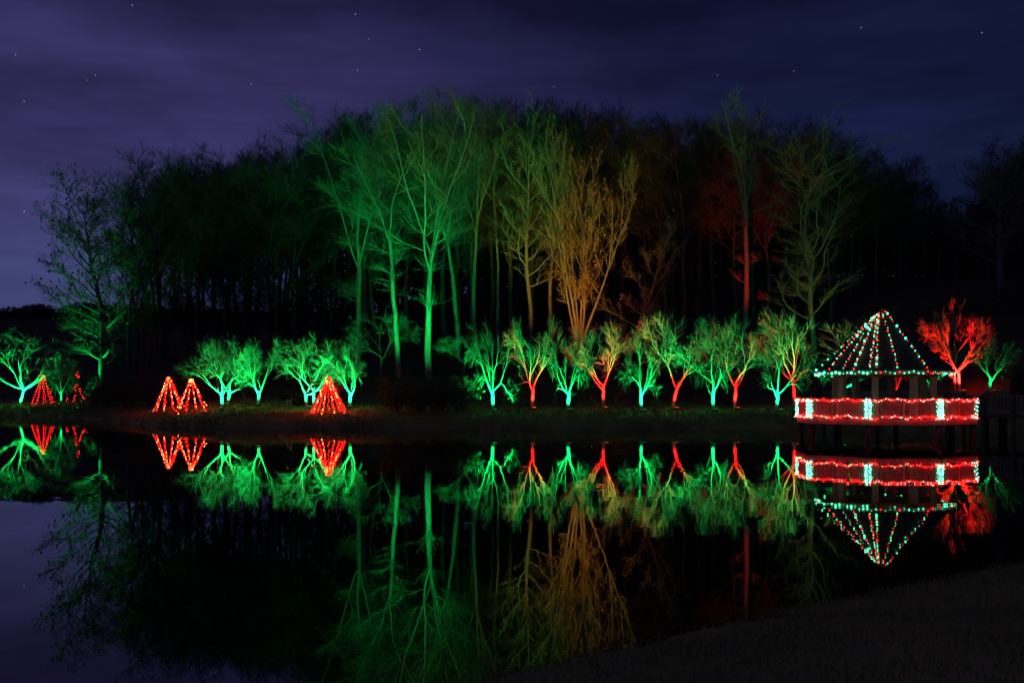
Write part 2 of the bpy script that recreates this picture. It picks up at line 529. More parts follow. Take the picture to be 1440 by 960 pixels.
def tall(seed, H, W, first=.42, nb=26, r0=.34, lean=0.0, el0=.25, el1=1.3, sub=8, tw=7, twl=3, twr=.010, sparse_low=0, curve=0.0, profile=1.0, wob=.035, stems=None, split=None):
    rng = np.random.default_rng(seed)
    B = []
    trunks = []
    laterals = None
    if split:
        hs, ns_ = split
        base = straighten(grow(rng, (0, 0, -.3), (0, 0, 1), hs * H, 9, wob, .05), .1, lean)
        B.append((base, np.linspace(r0 * 1.25, r0 * .72, 10), 8, 0))
        a0 = rng.uniform(0, 6.28)
        for q_ in range(ns_):
            p0, _ = sample(base, 1.0 if q_ < 2 else rng.uniform(.75, .98))
            a = a0 + q_ * 2.4 + rng.normal(0, .3)
            sp = rng.uniform(.22, .5) if q_ else .08
            t_ = grow(rng, p0, (math.cos(a) * sp, math.sin(a) * sp * .8, 1.0), (H - p0[2]) * rng.uniform(.82, 1.02) * (1 if q_ == 0 else .95), 9, .055, .05)
            trunks.append((t_, r0 * (.58 if q_ == 0 else .42)))
            B.append((t_, np.linspace(r0 * (.58 if q_ == 0 else .42), .03, 10), 6, 0))
        laterals = base
    elif stems:
        base = grow(rng, (0, 0, -.3), (lean, 0, 1), stems[0] * H, 5, .03, .02)
        B.append((base, np.linspace(r0 * 1.1, r0 * .85, 6), 8, 0))
        for sx in stems[1]:
            q, _ = sample(base, rng.uniform(.75, 1.0))
            t_ = grow(rng, q, (sx, rng.uniform(-.25, .25), 1.1), H * rng.uniform(.62, .85), 12, .05, .05)
            trunks.append((t_, r0 * .5))
            B.append((t_, np.linspace(r0 * .5, .03, 13), 6, 0))
    else:
        t_ = straighten(grow(rng, (0, 0, -.3), (0, 0, 1), H * .97, 16, wob, .05 + curve), .1, lean)
        trunks.append((t_, r0))
        B.append((t_, np.interp(np.linspace(0, 1, 17), (0, .04, .45, .75, 1), (r0 * 1.35, r0, r0 * .7, r0 * .36, .03)), 8, 0))
    if laterals is not None:      # arching side limbs below the fork
        trunks = trunks + [(laterals, r0 * .8)]
    for t_, rr0 in trunks:
        lat = t_ is laterals
        n_ = nb if len(trunks) == 1 else max(6, nb // len(trunks))
        f0 = first if len(trunks) == 1 else (.12 if split else .25)
        ga = rng.uniform(0, 6.28)
        tlist = [f0 + (1 - f0) * ((i + rng.uniform(0, .8)) / n_) for i in range(n_)]
        if laterals is None:
            tlist += [rng.uniform(max(.3, f0 - .2), f0) for _ in range(sparse_low)]
        for i, t in enumerate(tlist):
            if lat:
                if i >= sparse_low: break
                t = rng.uniform(.5, .98)
            t = min(t, .995)
            low = t < f0 or lat
            q, dd = sample(t_, t)
            ga += 2.4 + rng.normal(0, .4)
            u = max(0.0, (t - f0) / (1 - f0))
            el = (rng.uniform(.2, .6) if low else el0 + (el1 - el0) * (u ** .8) + rng.normal(0, .12))
            d = (math.cos(ga), math.sin(ga), el)
            prof = (1.05 - .5 * u ** 2.2) * profile
            L = W * .5 * prof * rng.uniform(.45, 1.25) * (.62 if split else 1) * math.sqrt(1 + max(el, 0) ** 2) * (.55 if low else 1)
            rb = max(.02, rr0 * .38 * (1 - .55 * u))
            br = grow(rng, q, d, L, 8, .14, .11 if not low else .07)
            B.append((br, np.linspace(rb, .02, 9), 5, 1))
            for j in range(sub if not low else max(3, sub // 2)):
                t2 = .18 + .82 * (j + rng.uniform(0, .9)) / (sub if not low else max(3, sub // 2))
                q2, dd2 = sample(br, t2)
                d2 = deviate(rng, dd2, rng.uniform(.35, .8))
                L2 = L * rng.uniform(.24, .42) * (1.2 - .5 * t2)
                sb = grow(rng, q2, d2, L2, 5, .14, .07)
                B.append((sb, np.linspace(.026, twr * 1.3, 6), 3, 2))
                for m_ in range(tw):
                    q3, dd3 = sample(sb, rng.uniform(.1, 1))
                    d3 = deviate(rng, dd3, rng.uniform(.25, .75))
                    L3 = rng.uniform(.5, 1.5) * W / 9
                    tg = grow(rng, q3, d3, L3, 3, .14, .10)
                    B.append((tg, np.linspace(twr * 1.25, twr * .7, 4), 3, 2))
                    for w_ in range(twl):
                        q4, dd4 = sample(tg, rng.uniform(.2, 1))
                        d4 = deviate(rng, dd4, rng.uniform(.25, .7))
                        tl = grow(rng, q4, d4, rng.uniform(.25, .8) * W / 9, 2, .1, .08)
                        B.append((tl, np.array((twr * .8, twr * .65, twr * .5)), 3, 2))
    return fit(B, W, H, p=95)

def leaves_on(branches, n_, seed, size, zmin=0, frac=1.0):
    rng = np.random.default_rng(seed)
    ends = [b_[0][-1] for b_ in branches if b_[3] >= 2 and b_[0][-1][2] > zmin]
    mb = MB()
    for i in rng.choice(len(ends), n_):
        c = ends[i] + rng.normal(0, .08, 3)
        s = size * rng.uniform(.6, 1.3)
        a = norm(rng.normal(0, 1, 3)); b2 = norm(np.cross(a, rng.normal(0, 1, 3)))
        mb.add([c - a * s, c + b2 * s * .6, c + a * s, c - b2 * s * .6], [(0, 1, 2, 3)])
    return mb

# ------------------------------------------------------------------ floodlights
LENS = {}
FLOODS = []
def flood(pos, target, color, power, ang, label, group='floodlights on the far bank', kind='green', size=.16, soft=.06):
    """A small ground floodlight: bracket, tilted housing, glowing lens and its lamp."""
    p = Vector(pos); t = Vector(target)
    FLOODS.append((pos[0], pos[1], t.x, t.y))
    d = (t - p).normalized()
    az = math.atan2(d.x, d.y)
    root = empty('ground_floodlight', pos, label, 'floodlight', group, rz=-az)
    el = math.asin(max(-1, min(1, d.z)))
    key = kind
    if key not in LENS:
        h = MB()
        h.box((0, 0, 0), (size * 1.6, size * 1.3, size * .55)); h.box((0, 0, -size * .4), (size * 1.2, size * 1.0, size * .25), taper=1.2)
        l = MB(); l.box((0, 0, 0), (size * 1.4, size * 1.1, .012))
        br = MB(); br.box((0, 0, -.005), (size * .5, size * .5, .05)); br.bar((-size * .95, 0, .02), (-size * .95, 0.001, .19), .02, .03); br.bar((size * .95, 0, .02), (size * .95, .001, .19), .02, .03); br.bar((-size * .95, 0, .02), (size * .95, 0, .021), .03, .02)
        LENS[key] = (h.mesh('housing', M['housing']), l.mesh('lens', M['lens_' + kind]), br.mesh('bracket', M['housing']))
    hm, lm, bm_ = LENS[key]
    rot = Matrix.Rotation(el - math.pi / 2, 4, 'X')
    hz = .17
    o = link_mesh('bracket', bm_, root)
    o = link_mesh('housing', hm, root); o.location = (0, 0, hz); o.rotation_euler = rot.to_euler()
    o2 = link_mesh('lens', lm, root); o2.location = Vector((0, 0, hz)) + rot @ Vector((0, 0, size * .29)); o2.rotation_euler = rot.to_euler()
    ld = bpy.data.lights.new('flood_lamp', 'SPOT')
    ld.energy = power
    ld.color = color
    ld.spot_size = R(ang)
    ld.spot_blend = .9
    ld.shadow_soft_size = soft
    lo = bpy.data.objects.new('flood_lamp', ld)
    COL.objects.link(lo)
    lo.parent = root
    lo.location = Vector((0, 0, hz)) + rot @ Vector((0, 0, size * .29 + soft + .03))
    # local frame: root is rotated about Z, lamp aims along local (0, cos el, sin el)
    lo.rotation_euler = Vector((0, math.cos(el), math.sin(el))).to_track_quat('-Z', 'Y').to_euler()
    return root

# ------------------------------------------------------------------ ornamental trees on the bank
# px, d, top row, crown width px, lamp, power, kwargs, tree label, lamp label
CH = [
 (28, 108, 472, 118, 'green', 1500, dict(weep=.7, nl=8, lean=.1, spread=1.0), 'weeping ornamental tree lit green at the far left edge of the pond', 'green floodlight under the weeping tree at the far left'),
 (86, 107, 500, 40, 'green', 45, dict(nl=4, lean=-.05), 'small thin green-lit tree between the two farthest red cones', 'dim green floodlight by the small thin tree between the two far cones'),
 (313, 69, 478, 78, 'green', 430, dict(stems=1, nl=5, spread=.85), 'green-lit bare tree just right of the twin red light cones', 'green floodlight below the bare tree right of the twin red cones'),
 (321, 73, 482, 62, 'green', 160, dict(nl=4), 'dimmer green-lit bare tree standing behind the tree right of the twin red cones', 'faint green floodlight at the tree behind the one right of the twin cones'),
 (364, 70.5, 479, 68, 'green', 270, dict(nl=4, fork=.24), 'green-lit bare tree with a very bright foot, second of the left bank row', 'brightest green floodlight of the left bank, under the second bare tree'),
 (436, 68, 478, 96, 'green', 620, dict(stems=2, nl=4, spread=.95), 'wide twin-trunk tree lit green beside the single red cone', 'green floodlight under the twin-trunk tree beside the single red cone'),
 (492, 69, 488, 76, 'green', 400, dict(nl=4, spread=1.0, lean=.03), 'small open green-lit tree right of the single red cone', 'green floodlight below the open tree right of the single red cone'),
 (694, 66, 456, 84, 'green', 420, dict(nl=4, lean=-.1, spread=.7, fork=.22, droop=.02), 'leaning green-lit tree at the left end of the long row beside the dark shrubs', 'green floodlight at the left end of the long tree row'),
 (749, 68, 452, 84, 'red', 420, dict(nl=4, spread=.75), 'tree with red-lit trunk and green top between two green-lit trees, second in the long row', 'red floodlight under the second tree of the long row'),
 (798, 66, 472, 70, 'green', 420, dict(nl=4, lean=.04), 'narrow green-lit tree between the first two red-trunked trees', 'green floodlight between the first two red-trunked trees'),
 (849, 69, 455, 82, 'red', 620, dict(nl=5, spread=.8), 'red-trunked tree with orange-tinted crown below the amber lit forest tree', 'red floodlight under the tree below the amber forest tree'),
 (902, 66, 468, 70, 'green', 420, dict(nl=4, fork=.25), 'low green-lit tree between two red-trunked trees in the middle of the long row', 'green floodlight in the middle of the long row between two red ones'),
 (947, 69, 443, 104, 'red', 360, dict(nl=5, spread=.9), 'broad tree with red trunk and full green crown, widest in the long row', 'red floodlight under the broad green-crowned tree'),
 (1001, 66, 452, 80, 'green', 300, dict(nl=4, lean=.1), 'green-lit tree leaning right, close beside a red-trunked neighbour', 'green floodlight beside the close red and green pair of trees'),
 (1032, 69, 452, 84, 'red', 360, dict(nl=4, spread=.85), 'red-trunked tree pressed against the leaning green tree', 'red floodlight beside the close red and green pair of trees'),
 (1092, 66, 448, 88, 'green', 300, dict(nl=4, spread=1.0, fork=.22), 'green-lit tree with pale low forks, last before the gazebo railing', 'green floodlight under the last tree before the gazebo railing'),
 (1116, 69, 440, 92, 'red', 330, dict(nl=5, fork=.42, spread=.6), 'tall red-stemmed tree with green crown touching the left corner of the gazebo deck', 'red floodlight at the tree by the left corner of the gazebo deck'),
 (1181, 69, 452, 70, 'green', 260, dict(nl=4), 'green-lit tree seen behind the left posts of the gazebo', 'green floodlight behind the left posts of the gazebo'),
 (1256, 67, 478, 56, 'red', 150, dict(nl=3, spread=1.1, fork=.2), 'small red-lit tree seen through the middle of the gazebo', 'red floodlight seen through the middle of the gazebo'),
 (1306, 68, 500, 44, 'green', 10, dict(nl=3), 'faint green tree behind the right posts of the gazebo', 'weak green floodlight behind the right posts of the gazebo'),
 (1346, 66, 434, 112, 'red', 1700, dict(stems=2, nl=4, spread=.8, fork=.3), 'red-lit twin-stem tree rising right of the gazebo roof', 'red floodlight under the twin-stem tree right of the gazebo'),
 (1390, 64, 478, 92, 'green', 20, dict(nl=4, spread=1.1, fork=.22), 'dim green-lit forked tree at the right edge above the boardwalk', 'small green floodlight above the boardwalk at the right edge'),
]
crown_tint = {8: 2200, 12: 7000, 16: 5000, 10: 500, 14: 1000}   # red-footed trees that also catch green light
for i, (px, d, top, wpx, colr, pw, kw, lab, lab2) in enumerate(CH):
    x, y, z = at(px, d)
    H = z_at(top, d) - z
    W = wpx / F_PX * d
    root = empty('ornamental_tree', (x, y, z), lab, 'tree', 'ornamental trees lit along the bank')
    br = cherry(100 + i * 7, H, W, **kw)
    assemble(br, root, M['pale_bark'], M['twig'])
    c = GREEN if colr == 'green' else RED
    lx, ly = x + .1, y - .68
    flood((lx, ly, gz(lx, ly)), (x + kw.get('lean', 0) * 2, y + .12, z + H * (.75 if colr == 'green' else .5)), c, pw * (15.0 if colr == 'green' else 11.0), 118 if colr == 'green' else 84, lab2, kind=colr)
    if i in crown_tint:
        sx = x + (1.7 if i % 4 else -1.7)
        sy = y - 2.6
        flood((sx, sy, gz(sx, sy)), (x, y, z + H * .8), GREEN, crown_tint[i], 50,
              'green floodlight set back behind the ' + 'red one ' + lab2.split('floodlight ')[1].replace('under the ', 'at the ').replace('at the tree by', 'by').replace('seen through the middle of', 'inside').replace('beside the close red and green pair of trees', 'beside the close pair').replace('broad green-crowned', 'broad'), kind='green')

# ------------------------------------------------------------------ tall forest trees that catch the floodlights
TL = [
 # px, d, top, width px, seed, kwargs, label, name
 (503, 92, 142, 128, 11, dict(split=(.50, 4), nb=30, r0=.23, sparse_low=7, el0=.35), 'tall green-lit forest tree left of the bowed trunk, with low feathery side branches'),
 (562, 84, 182, 112, 12, dict(split=(.62, 3), nb=28, r0=.185, lean=-.04, wob=.04, sparse_low=7, el0=.4), 'slim bowed green-lit trunk left of the brightest forest tree'),
 (604, 84, 134, 150, 13, dict(split=(.46, 6), nb=54, r0=.25, sparse_low=3, el0=.4), 'brightest green-lit forest tree with a straight pale trunk'),
 (645, 92, 150, 104, 14, dict(split=(.5, 3), nb=28, r0=.2, lean=-.05, el0=.6), 'green-lit forest tree just right of the brightest trunk'),
 (668, 97, 142, 96, 15, dict(split=(.55, 3), nb=26, r0=.19, lean=.02, el0=.6), 'green-lit forest tree leaning right, third trunk right of the brightest'),
 (700, 101, 140, 76, 16, dict(first=.62, nb=16, r0=.17, el0=.9), 'thin straight green-lit pole tree left of the amber trunk'),
 (745, 92, 138, 84, 17, dict(first=.34, nb=28, r0=.23, el0=.7, el1=1.9), 'amber and green lit forest tree with a narrow upright crown'),
 (815, 88, 178, 146, 18, dict(stems=(.12, (-.5, -.25, -.05, .1, .3, .62)), nb=70, r0=.27, sub=6, tw=5), 'amber-lit many-stemmed forest tree with a few orange leaves left'),
 (782, 92, 200, 70, 19, dict(first=.5, nb=16, r0=.2, lean=-.03, wob=.06), 'slender green trunk just left of the many-stemmed amber tree'),
 (880, 90, 300, 120, 20, dict(first=.2, nb=16, r0=.2, lean=.28, el0=.3, wob=.05), 'tree arching out to the right beside the amber tree, rusty tips'),
 (1047, 94, 138, 84, 21, dict(split=(.58, 4), nb=34, r0=.25, sparse_low=4, el0=.6), 'red-lit tall forest tree standing clear above the long row'),
 (1145, 90, 163, 112, 22, dict(first=.16, nb=34, r0=.26, el0=.9, el1=2.0), 'olive-lit forest tree with fan of ascending branches left of the gazebo roof'),
 (148, 100, 247, 112, 23, dict(first=.2, nb=34, r0=.42, el0=.4, wob=.05, lean=-.06, twl=4, twr=.014), 'broad dark tree at the left end of the wood catching faint green light'),
 (1408, 92, 205, 110, 24, dict(first=.3, nb=24, r0=.34, el0=.7), 'dim forest tree at the right edge of the wood'),
]
info = {}
for (px, d, top, wpx, seed, kw, lab) in TL:
    x, y, z = at(px, d)
    H = z_at(top, d) - z
    W = wpx / F_PX * d
    root = empty('forest_tree', (x, y, z), lab, 'tree', 'tall bare trees of the wood catching coloured light')
    kw.setdefault('twl', 2); kw.setdefault('tw', 6)
    br = tall(seed, H, W, **kw)
    assemble(br, root, M['pale_bark'] if seed in (13, 12, 18) else M['bark'], M['yellow_twig'] if seed == 18 else M['twig'])
    if seed in (18, 17, 20, 23):
        lv = leaves_on(br, {18: 1500, 17: 140, 20: 160, 23: 1300}[seed], seed, .11 if seed != 23 else .17, zmin=H * .25)
        lv.build('leaf', M['leaf'], root)['kind'] = 'stuff'
    info[seed] = (x, y, z, H)

def tall_flood(px, d, seed, frac, color, power, ang, label, kind, dz=0):
    x, y, z = at(px, d)
    tx, ty, tz, H = info[seed]
    flood((x, y, z), (tx, ty, tz + H * frac), color, power, ang, label, kind=kind, group='large floodlights aimed up into the wood', soft=.12)
tall_flood(592, 74.5, 13, .34, GREEN, 10500, 66, 'large green floodlight before the brightest forest tree', 'green')
tall_flood(553, 75, 12, .40, GREEN, 5400, 62, 'large green floodlight before the slim bowed trunk', 'green')
tall_flood(512, 78, 11, .38, GREEN, 4500, 60, 'large green floodlight before the feathery forest tree', 'green')
tall_flood(660, 78, 14, .40, GREEN, 5400, 60, 'large green floodlight at the left foot of the long row', 'green')
tall_flood(735, 78, 17, .34, AMBER, 6500, 34, 'large amber floodlight before the narrow amber tree', 'amber')
tall_flood(728, 79, 17, .50, GREEN, 1300, 56, 'large green floodlight beside the amber one', 'green')
tall_flood(828, 75, 18, .42, AMBER, 12000, 46, 'large amber floodlight before the many-stemmed tree', 'amber')
tall_flood(800, 76, 18, .55, GREEN, 600, 50, 'large green floodlight left of the second amber one', 'green')
tall_flood(872, 74, 20, .5, (1, .2, .02), 2800, 56, 'orange-red floodlight below the arching tree', 'red')
tall_flood(1042, 80, 21, .34, RED, 13000, 24, 'large red floodlight below the red-lit tall forest tree', 'red')
tall_flood(1138, 79, 22, .34, (.75, .50, .05), 2300, 38, 'large olive floodlight below the fan-branched tree', 'amber')
tall_flood(1172, 78, 22, .26, GREEN, 1500, 56, 'large green floodlight right of the olive one', 'green')
tall_flood(108, 98.5, 23, .40, GREEN, 7000, 66, 'green floodlight below the broad dark tree at the left', 'green')

# ------------------------------------------------------------------ unlit wood behind: individual dark trees from shared prototypes
PROTO = []
for k in range(7):
    br = tall(300 + k, 28, [8.5, 10, 9, 11, 7.5, 9.5, 12][k], first=[.45, .38, .5, .34, .55, .42, .3][k], nb=30 if k % 2 else 24, split=(.5, 4) if k % 2 else None, r0=.30, el0=.6, el1=1.9, sub=9, tw=7, twl=3, twr=.014)
    tr, cr = MB(), MB()
    for pts, rad, sides, lev in br:
        (tr if lev <= 1 else cr).tube(pts, rad, sides)
    PROTO.append((tr.mesh('trunk', M['dark_bark'], True), cr.mesh('crown', M['dark_twig'])))
SKY_X = [0, 60, 100, 150, 205, 250, 300, 350, 400, 440, 480, 540, 600, 660, 740, 800, 880, 930, 975, 1040, 1100, 1160, 1200, 1240, 1275, 1310, 1335, 1350, 1385, 1440, 1560]
SKY_Y = [438, 330, 275, 238, 208, 212, 205, 204, 190, 165, 142, 150, 128, 142, 136, 138, 142, 165, 150, 150, 162, 158, 176, 202, 184, 214, 250, 280, 200, 186, 190]
rng = random.Random(17)
spots = []
for px in range(188, 430, 17):
    spots.append((px + rng.uniform(-6, 6), rng.uniform(113, 150), rng.uniform(4, 40)))
for px in list(range(176, 1560, 26)):
    spots.append((px + rng.uniform(-9, 9), rng.uniform(100, 112), rng.uniform(0, 22)))
for px in list(range(255, 1600, 24)):
    spots.append((px + rng.uniform(-9, 9), rng.uniform(114, 134), rng.uniform(0, 40)))
for px in list(range(420, 1600, 22)):
    spots.append((px + rng.uniform(-9, 9), rng.uniform(136, 165), rng.uniform(8, 70)))
for px in range(196, 440, 13):
    spots.append((px + rng.uniform(-5, 5), rng.uniform(104, 122), None))
for px in (1386, 1402, 1420, 1436, 1452, 1470):
    spots.append((px, rng.uniform(103, 125), rng.uniform(-4, 14)))
for (px, d, dy) in spots:
    x, y, z = at(px, d)
    top = rng.uniform(372, 425) if dy is None else np.max(np.interp(np.array((-32, -16, 0, 16, 32)) + px, SKY_X, SKY_Y)) + dy
    H = z_at(top, d) - z
    s = H / 28.0
    tm, cm = PROTO[rng.randrange(7)]
    root = empty('bare_tree', (x, y, z), 'dark bare unlit tree in the mass of the wood' if dy is not None else 'low young unlit tree under the dark wood at the left', 'tree', 'dark unlit trees of the wood' if dy is not None else 'young unlit trees under the left of the wood', rng.uniform(0, 6.28))
    w = max(.75, min(1.2, s)) if s > .6 else .45
    root.scale = (w, w, s)
    link_mesh('trunk', tm, root)
    link_mesh('crown', cm, root)

# far-off wood on the crest, one mass; and the low wood on the far left horizon
def leaf_mass(mb, rng, c, r, n_, s):
    u = rng.normal(0, 1, (n_, 3)); u /= np.linalg.norm(u, axis=1)[:, None]
    rad = rng.uniform(.25, 1, (n_, 1)) ** .5
    p_ = np.array(c) + u * rad * np.array(r)
    a = rng.normal(0, 1, (n_, 3)); a /= np.linalg.norm(a, axis=1)[:, None]
    b_ = np.cross(a, rng.normal(0, 1, (n_, 3))); b_ /= np.linalg.norm(b_, axis=1)[:, None]
    ss = s * rng.uniform(.6, 1.4, (n_, 1))
    v = np.stack([p_ - a * ss, p_ + b_ * ss * .55, p_ + a * ss, p_ - b_ * ss * .55], 1)
    mb.add(v.reshape(-1, 3), [(4 * i, 4 * i + 1, 4 * i + 2, 4 * i + 3) for i in range(n_)])
nr = np.random.default_rng(8)
mb = MB()
for px in range(430, 1640, 17):
    for d in (178, 196):
        x, y, z = at(px + nr.uniform(-8, 8), d + nr.uniform(-6, 6))
        topz = z_at(np.interp(px, SKY_X, SKY_Y) + nr.uniform(75, 130), d)
        mb.tube([(x, y, z - 1), (x, y, (z + topz) / 2), (x, y, topz - 2)], (.4, .3, .15), 5)
        hh = topz - z
        for q in range(5):
            zz = z + hh * (q + .8) / 5.3
            leaf_mass(mb, nr, (x + nr.normal(0, .8), y, zz), (4.2, 3.5, hh * .14), 170, .42)
tag(mb.build('distant_wood', M['dark_twig']), 'black mass of far woodland behind the lit trees', 'wood', kind='stuff')
mb = MB()
for px in range(-330, 470, 7):
    d = 330 + nr.uniform(-25, 25)
    x, y, z = at(px, d)
    topz = z_at(np.interp(px, (-330, 0, 60, 130, 300), (425, 432, 432, 428, 436)) + nr.uniform(-5, 9), d)
    for q in range(3):
        zz = z + (topz - z) * (q + .4) / 3.3
        leaf_mass(mb, nr, (x + nr.normal(0, 1.5), y, zz), (4.5, 4, (topz - z) * .24), 330, .42)
tag(mb.build('horizon_wood', M['dark_twig']), 'low black woodland on the horizon at the far left', 'wood', kind='stuff')

# ------------------------------------------------------------------ shrubs and understory
def shrub(px, d, wpx, hpx, seed, lab, dense=1.0, leafy=True, mat='shrub_leaf'):
    x, y, z = at(px, d)
    W = wpx / F_PX * d; H = hpx / F_PX * d
    rs = np.random.default_rng(seed)
    root = empty('shrub', (x, y, z), lab, 'shrub', 'shrubs on the bank')
    st, fo = MB(), MB()
    for i in range(16):
        a = rs.uniform(0, 6.28)
        q = grow(rs, (rs.normal(0, .12 * W), rs.normal(0, .15), -.05), (math.cos(a) * .7, math.sin(a) * .7, 1.0), H * rs.uniform(.7, 1.0), 6, .15, .03)
        q[:, 0] = q[:, 0] * (W / (H * 1.3))
        st.tube(q, np.linspace(.03, .01, 7), 4)
        for j in range(9):
            p_, dd = sample(q, rs.uniform(.25, 1))
            t_ = grow(rs, p_, deviate(rs, dd, rs.uniform(.4, 1)), H * rs.uniform(.15, .3), 3, .2, .02)
            fo.tube(t_, np.linspace(.012, .005, 4), 3)
            if leafy:
                for k in range(int(9 * dense)):
                    c, _ = sample(t_, rs.uniform(.1, 1))
                    c = c + rs.normal(0, .09, 3)
                    s_ = rs.uniform(.05, .10)
                    aa = norm(rs.normal(0, 1, 3)); bb = norm(np.cross(aa, rs.normal(0, 1, 3)))
                    fo.add([c - aa * s_, c + bb * s_ * .6, c + aa * s_, c - bb * s_ * .6], [(0, 1, 2, 3)])
    st.build('stem', M['dark_bark'], root)
    fo.build('foliage', M[mat], root)
for a in [
 (556, 66, 52, 56, 1, 'dark leafy shrub at the left end of the unlit clump', 1.3),
 (588, 64, 62, 58, 2, 'wide dark shrub in the middle of the unlit clump below the brightest forest tree', 1.3),
 (618, 67, 50, 50, 3, 'rounded shrub of the unlit clump tinged green on its right side', 1.3),
 (648, 66, 44, 52, 4, 'green-tinged shrub beside the leaning first tree of the long row', 1.2),
 (182, 84, 60, 70, 5, 'dark shrub left of the twin red cones, lit red from the side', 1.0),
 (216, 82, 44, 60, 6, 'twiggy shrub close behind the twin red cones', .6),
 (150, 92, 50, 66, 7, 'dark shrub right of the two farthest red cones', 1.0),
 (405, 74, 30, 14, 8, 'low green-lit tuft between the second and twin-trunk trees', .8),
 (422, 71, 26, 16, 9, 'low leafy plant at the left foot of the twin-trunk tree', 1.0),
 (1424, 62, 60, 66, 10, 'dark shrub at the right edge behind the boardwalk', 1.0)]:
    shrub(*a)
BR = []
for k in range(3):
    rs = np.random.default_rng(60 + k)
    st, fo = MB(), MB()
    for i in range(14):
        a = rs.uniform(0, 6.28)
        q = grow(rs, (rs.normal(0, .5), rs.normal(0, .3), -.1), (math.cos(a) * .55, math.sin(a) * .55, 1.0), rs.uniform(1.6, 3.4), 7, .16, .02)
        st.tube(q, np.linspace(.028, .01, 8), 4)
        for j in range(14):
            p_, dd = sample(q, rs.uniform(.2, 1))
            t_ = grow(rs, p_, deviate(rs, dd, rs.uniform(.4, 1)), rs.uniform(.4, 1.0), 3, .2, .02)
            fo.tube(t_, np.linspace(.012, .006, 4), 3)
            for m_ in range(3):
                q2, d2 = sample(t_, rs.uniform(.1, 1))
                fo.tube(grow(rs, q2, deviate(rs, d2, rs.uniform(.4, 1)), rs.uniform(.2, .5), 2, .2, 0), np.linspace(.008, .005, 3), 3)
    BR.append((st.mesh('stem', M['dark_bark']), fo.mesh('twigs', M['dark_twig'])))
rb_ = random.Random(4)
bx_ = [(px, rb_.uniform(79, 88)) for px in range(235, 560, 24)] + [(px, rb_.uniform(76, 84)) for px in range(660, 1470, 30)] + [(px, rb_.uniform(96, 104)) for px in range(95, 235, 22)]
for px, d in bx_:
    x, y, z = at(px + rb_.uniform(-8, 8), d)
    if y < far_y(x) + 5: continue
    if any(abs(x - (fx + (tx - fx) * np.clip((y - fy) / max(ty - fy, .1), 0, 1))) < 3.2 and -2 < y - fy < 13 for fx, fy, tx, ty in FLOODS if ty - fy > 4): continue
    root = empty('brush', (x, y, z), 'dark leafless brush at the foot of the wood', 'shrub', 'leafless brush along the foot of the wood', rb_.uniform(0, 6.28))
    k = rb_.randrange(3); sc_ = rb_.uniform(.8, 1.35)
    root.scale = (sc_ * 1.2, sc_ * 1.2, sc_)
    link_mesh('stem', BR[k][0], root); link_mesh('twigs', BR[k][1], root)
US = [(535, 86, 440, 100, 'low green-lit sapling between the open tree and the slim bowed trunk', .8),
      (652, 87, 470, 70, 'hazy green-lit sapling behind the leaning first tree of the long row', .8),
      (235, 86, 462, 90, 'bare dark sapling rising behind the twin red cones', .8)]
for k, (px, d, top, wpx, lab, sp) in enumerate(US):
    x, y, z = at(px, d)
    root = empty('sapling', (x, y, z), lab, 'tree', 'understory saplings at the edge of the wood')
    br = cherry(700 + k, z_at(top, d) - z, wpx / F_PX * d, nl=4, fork=.3, spread=sp, r0=.09)
    assemble(br, root, M['bark'], M['twig'])

# ------------------------------------------------------------------ gazebo
GC = np.array(((1242 - 720) / F_PX * 45, 45.0))
RC = GC.copy()
DECK_Z, RAIL_Z, EAVE_Z, PEAK_Z = .92, 1.76, 2.99, 5.72
CAP_R, CAP_Z = .26, 5.50
RD, RR, RP = 3.8, 2.98, 2.1
FACING = math.degrees(math.atan2(GC[0], GC[1])) - 9.0      # turn of the octagon about its centre
def corner(k, r, c=GC):
    a = R(-9 + 45 * k)
    v = math.atan2(GC[0], GC[1])
    rt = np.array((math.cos(v), -math.sin(v))); fw = np.array((math.sin(v), math.cos(v)))
    return c + r * (math.sin(a) * rt - math.cos(a) * fw)
def YAW(k):
    return R(9 - 45 * k) - math.atan2(GC[0], GC[1])
def roof_z(xy):
    d_ = np.asarray(xy) - RC
    rho = 0
    for k in range(8):
        m_ = (corner(k, 1) + corner(k + 1, 1)) / 2 - RC
        rho = max(rho, float(d_ @ m_) / float(m_ @ m_))
    if rho > CAP_R:
        return EAVE_Z + (CAP_Z - EAVE_Z) * (RR - rho) / (RR - CAP_R)
    return CAP_Z + (PEAK_Z - CAP_Z) * (1 - rho / CAP_R)
gaz = empty('gazebo', (GC[0], GC[1], 0), 'octagonal gazebo on a railed deck over the water, outlined in red and green lights', 'gazebo')
def gpart(mb, name, mat, parent=None, smooth=False):
    mb.v = [v - np.array((GC[0], GC[1], 0)) for v in mb.v]
    return mb.build(name, mat, parent or gaz, smooth)
def octo(mb, r, z0, z1, c=GC):
    v = [(*corner(k, r, c), z0) for k in range(8)] + [(*corner(k, r, c), z1) for k in range(8)]
    mb.add(v, [tuple(range(8))[::-1], tuple(range(8, 16))] + [(k, (k + 1) % 8, 8 + (k + 1) % 8, 8 + k) for k in range(8)])
mb = MB(); octo(mb, RD - .02, DECK_Z - .10, DECK_Z); gpart(mb, 'deck', M['wood'])
